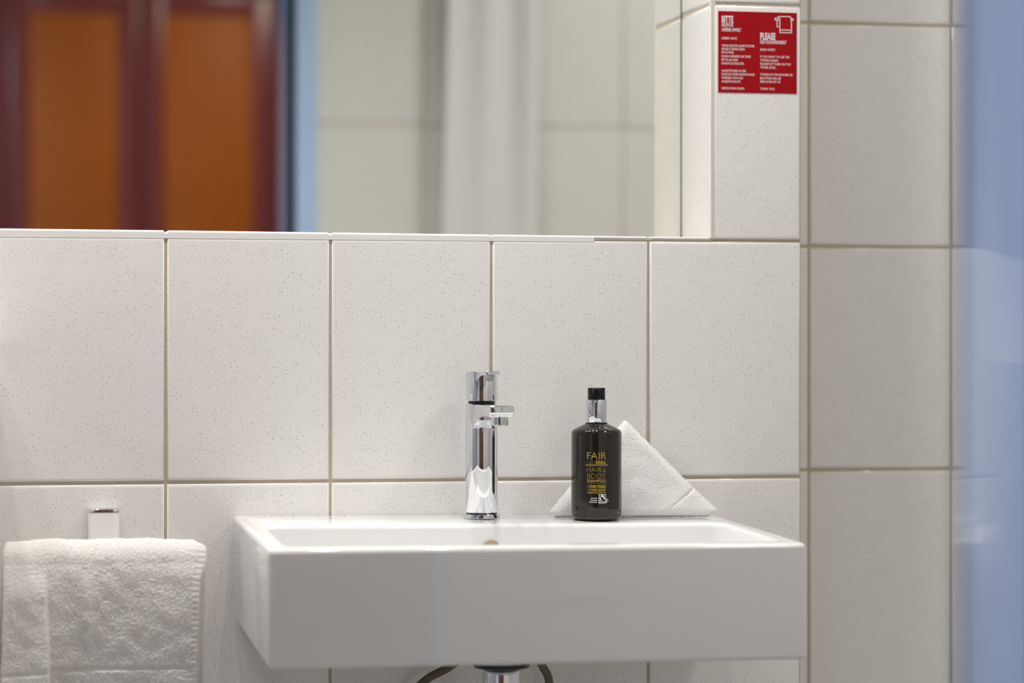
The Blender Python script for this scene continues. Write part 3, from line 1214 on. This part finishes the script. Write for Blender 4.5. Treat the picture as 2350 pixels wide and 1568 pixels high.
vb = [[bm.verts.new(p + off) for p in r] for r in back[1:-1]] + [vf[-1]]
cf = bm.verts.new(front[0][0] + off)
cb = bm.verts.new(back[0][0] + off)
for i in range(NB):
    j = (i + 1) % NB
    bm.faces.new((cf, vf[0][j], vf[0][i]))
    bm.faces.new((cb, vb[0][i], vb[0][j]))
    for k in range(NR - 1):
        bm.faces.new((vf[k][i], vf[k][j], vf[k + 1][j], vf[k + 1][i]))
        bm.faces.new((vb[k][j], vb[k][i], vb[k + 1][i], vb[k + 1][j]))
bmesh.ops.recalc_face_normals(bm, faces=bm.faces[:])
fibres(bm, surface_samples(bm, 0.00100, 5), 0.0018, 0.00034, 6)
obj('folded_cloth', bm, MCLOTH, fc, 180)

# ------------------------------------------------------------------ towel holder and hand towel
hold = thing('towel_holder', 'chrome wall-mounted towel holder left of the washbasin', 'towel holder', (-0.075, 0, -0.06))
bm = bmesh.new()
# upright post: rounded plan, standing off the wall
o2 = rounded_poly([(-0.0184, -0.034), (0.0184, -0.034), (0.0184, -0.0005), (-0.0184, -0.0005)], [0.009, 0.009, 0.0015, 0.0015], 6)
lo, hi, hi2, cap = [], [], [], []
for p in o2:
    lo.append(bm.verts.new((p.x, p.y, -0.045)))
    hi.append(bm.verts.new((p.x, p.y, 0.0255)))
    hi2.append(bm.verts.new((p.x * 0.985, -0.017 + (p.y + 0.017) * 0.985, 0.0264)))
    cap.append(bm.verts.new((p.x * 0.94, -0.017 + (p.y + 0.017) * 0.94, 0.0270)))
for A, B in ((lo, hi), (hi, hi2), (hi2, cap)):
    for i in range(len(o2)):
        j = (i + 1) % len(o2)
        bm.faces.new((A[i], A[j], B[j], B[i]))
bm.faces.new(lo[::-1])
bm.faces.new(cap)
bmesh.ops.recalc_face_normals(bm, faces=bm.faces[:])
tag(obj('post', bm, MCER, hold, 40), 'white post')
bm = bmesh.new()
rings = [[bm.verts.new((p.x * k, -0.017 + (p.y + 0.017) * k, z)) for p in o2] for k, z in ((0.97, 0.0272), (1.01, 0.0273), (1.01, 0.0290), (0.985, 0.0303), (0.93, 0.0311), (0.80, 0.0313))]
for A, B in zip(rings[:-1], rings[1:]):
    for i in range(len(o2)):
        j = (i + 1) % len(o2)
        bm.faces.new((A[i], A[j], B[j], B[i]))
bm.faces.new(rings[0][::-1])
bm.faces.new(rings[-1])
bmesh.ops.recalc_face_normals(bm, faces=bm.faces[:])
tag(obj('cap', bm, MCHROME, hold, 40), 'chrome cap')
bm = bmesh.new()
tube(bm, [(-0.095, -0.064, -0.030), (-0.05, -0.064, -0.030), (0.0, -0.064, -0.030), (0.05, -0.064, -0.030), (0.090, -0.064, -0.030)], 0.007, 20)
obj('rail', bm, MCHROME, hold, 60)
bm = bmesh.new()
rbox(bm, -0.008, 0.008, -0.064, -0.030, -0.036, -0.024, r=0.002)
obj('arm', bm, MCHROME, hold, 60)

tw = thing('hand_towel', 'white terry hand towel hanging over the towel holder left of the washbasin', 'towel', (-0.075, -0.062, -0.062))
YC, ZC, RO = -0.063, -0.0895, 0.0260
LF, LB = 0.205, 0.160
step = 0.0010
arcL = PI * RO
path = []
v = 0.0
tot = LF + arcL + LB
nvv = int(tot / step)
NUU = 240
bm = bmesh.new()


def smooth(a, b, x):
    t = min(1, max(0, (x - a) / (b - a)))
    return t * t * (3 - 2 * t)


grid = []
for j in range(nvv + 1):
    s = tot * j / nvv
    if s < LF:
        y, z, ny, nzv = YC - RO - 0.007 * (1 - math.exp(-(LF - s) / 0.022)) - 0.004 * (LF - s), ZC - (LF - s), -0.996, 0.08
    elif s < LF + arcL:
        a = (s - LF) / RO
        y, z = YC - RO * math.cos(a), ZC + RO * math.sin(a)
        ny, nzv = -math.cos(a), math.sin(a)
    else:
        y, z, ny, nzv = YC + RO, ZC - (s - LF - arcL), 1.0, 0.0
    fr = 1 - smooth(LF + arcL * 0.35, LF + arcL * 0.7, s)      # 1 on the front layer
    row = []
    for i in range(NUU + 1):
        u = i / NUU
        xl = -0.1940 - 0.0045 * smooth(-0.08, -0.28, z) + 0.0012 * nz3((0, 0, z), 40) + 0.004 * smooth(-0.075, -0.0615, z) 
        xrf = 0.0415 - 0.0085 * smooth(-0.083, -0.115, z) - 0.0035 * smooth(-0.115, -0.22, z) - 0.012 * smooth(-0.072, -0.0625, z)
        xrb = 0.0415 + 0.0035 * smooth(-0.083, -0.098, z) - 0.0035 * smooth(-0.11, -0.21, z) - 0.012 * smooth(-0.072, -0.0625, z)
        xr = xrf * fr + xrb * (1 - fr)
        xr += 0.0006 * nz3((1, 0, z), 90)
        x = xl + (xr - xl) * u
        h = 0.0
        dn = smooth(-0.080, -0.125, z) * fr
        # left strip folded over, valley, ridge, gentle swell
        edge = -0.1465 + 0.003 * smooth(-0.12, -0.20, z)
        h += (0.0040 + 0.12 * max(0, -0.095 - z)) * (1 - smooth(edge - 0.0015, edge + 0.0035, x)) * smooth(-0.082, -0.13, z) * fr
        h -= 0.0030 * math.exp(-((x + 0.126) / 0.018) ** 2) * dn
        h += 0.0030 * math.exp(-((x + 0.098) / 0.007) ** 2) * smooth(-0.095, -0.13, z) * (1 - smooth(-0.17, -0.195, z)) * fr
        h += 0.0022 * math.sin(x * 38 + 0.8) * dn
        h += 0.0018 * nz3((x, s, 0), 26)
        h += 0.0012 * nz3((x, s, 3), 60)
        # top sag between the folds
        h += 0.0012 * nz3((x * 1.0, 0, 7), 30) * (1 - abs(ny))
        # woven border stripe
        zb = -0.2125 + 0.05 * (0.02 if x > -0.14 else (x + 0.12) * 1.2)
        bs = math.exp(-((z - zb) / 0.0030) ** 4) * fr
        h -= 0.0018 * bs
        # stitched hem on the right edge
        hem = smooth(xr - 0.0105, xr - 0.0085, x)
        rib = 0.5 + 0.5 * math.sin(2 * PI * s / 0.0066)
        h += hem * (0.0007 * rib - 0.0006)
        flat = max(bs * 0.85, hem * 0.6)
        h += terry_d((x, s, 0), 0.00115) * (1 - flat)
        # round the side edges
        de = min(x - xl, xr - x)
        q = min(1, max(0, de) / 0.0040)
        h -= 0.0032 * (1 - math.sqrt(max(0, 1 - (1 - q) ** 2)))
        row.append(bm.verts.new((x + 0.075, y + ny * h + 0.062, z + nzv * h + 0.062)))
    grid.append(row)
for a, b in zip(grid[:-1], grid[1:]):
    for i in range(NUU):
        bm.faces.new((a[i], b[i], b[i + 1], a[i + 1]))
bmesh.ops.recalc_face_normals(bm, faces=bm.faces[:])
# inner surface and side hems close the folded sheet
inner = []
for j in range(nvv + 1):
    s_ = tot * j / nvv
    ri = RO - 0.010
    if s_ < LF:
        y, z = YC - ri - 0.007 * (1 - math.exp(-(LF - s_) / 0.022)) - 0.004 * (LF - s_), ZC - (LF - s_)
    elif s_ < LF + arcL:
        a = (s_ - LF) / RO
        y, z = YC - ri * math.cos(a), ZC + ri * math.sin(a)
    else:
        y, z = YC + ri, ZC - (s_ - LF - arcL)
    inner.append([bm.verts.new((grid[j][k].co.x + dx_, y + 0.062, z + 0.062)) for k, dx_ in ((0, 0.007), (NUU // 2, 0), (NUU - 16, -0.002), (NUU, -0.002))])
for j in range(nvv):
    for k in (0, 1, 2):
        bm.faces.new((inner[j][k], inner[j][k + 1], inner[j + 1][k + 1], inner[j + 1][k]))
    bm.faces.new((grid[j][0], grid[j + 1][0], inner[j + 1][0], inner[j][0]))
    bm.faces.new((grid[j][NUU], inner[j][3], inner[j + 1][3], grid[j + 1][NUU]))
for g_, i_ in ((grid[0], inner[0]), (grid[-1], inner[-1])):
    bm.faces.new(g_ + i_[::-1])
bmesh.ops.recalc_face_normals(bm, faces=bm.faces[:])
smp = surface_samples(bm, 0.00125, 11, lambda c, f: len(f.verts) == 4 and f.calc_area() < 0.00004 and not (0.0985 < c.x and f.normal.y < -0.5 and c.z < -0.02 and c.y < 0))
fibres(bm, smp, 0.0022, 0.00036, 12)
obj('terry_cloth', bm, MTOWEL, tw, 180)
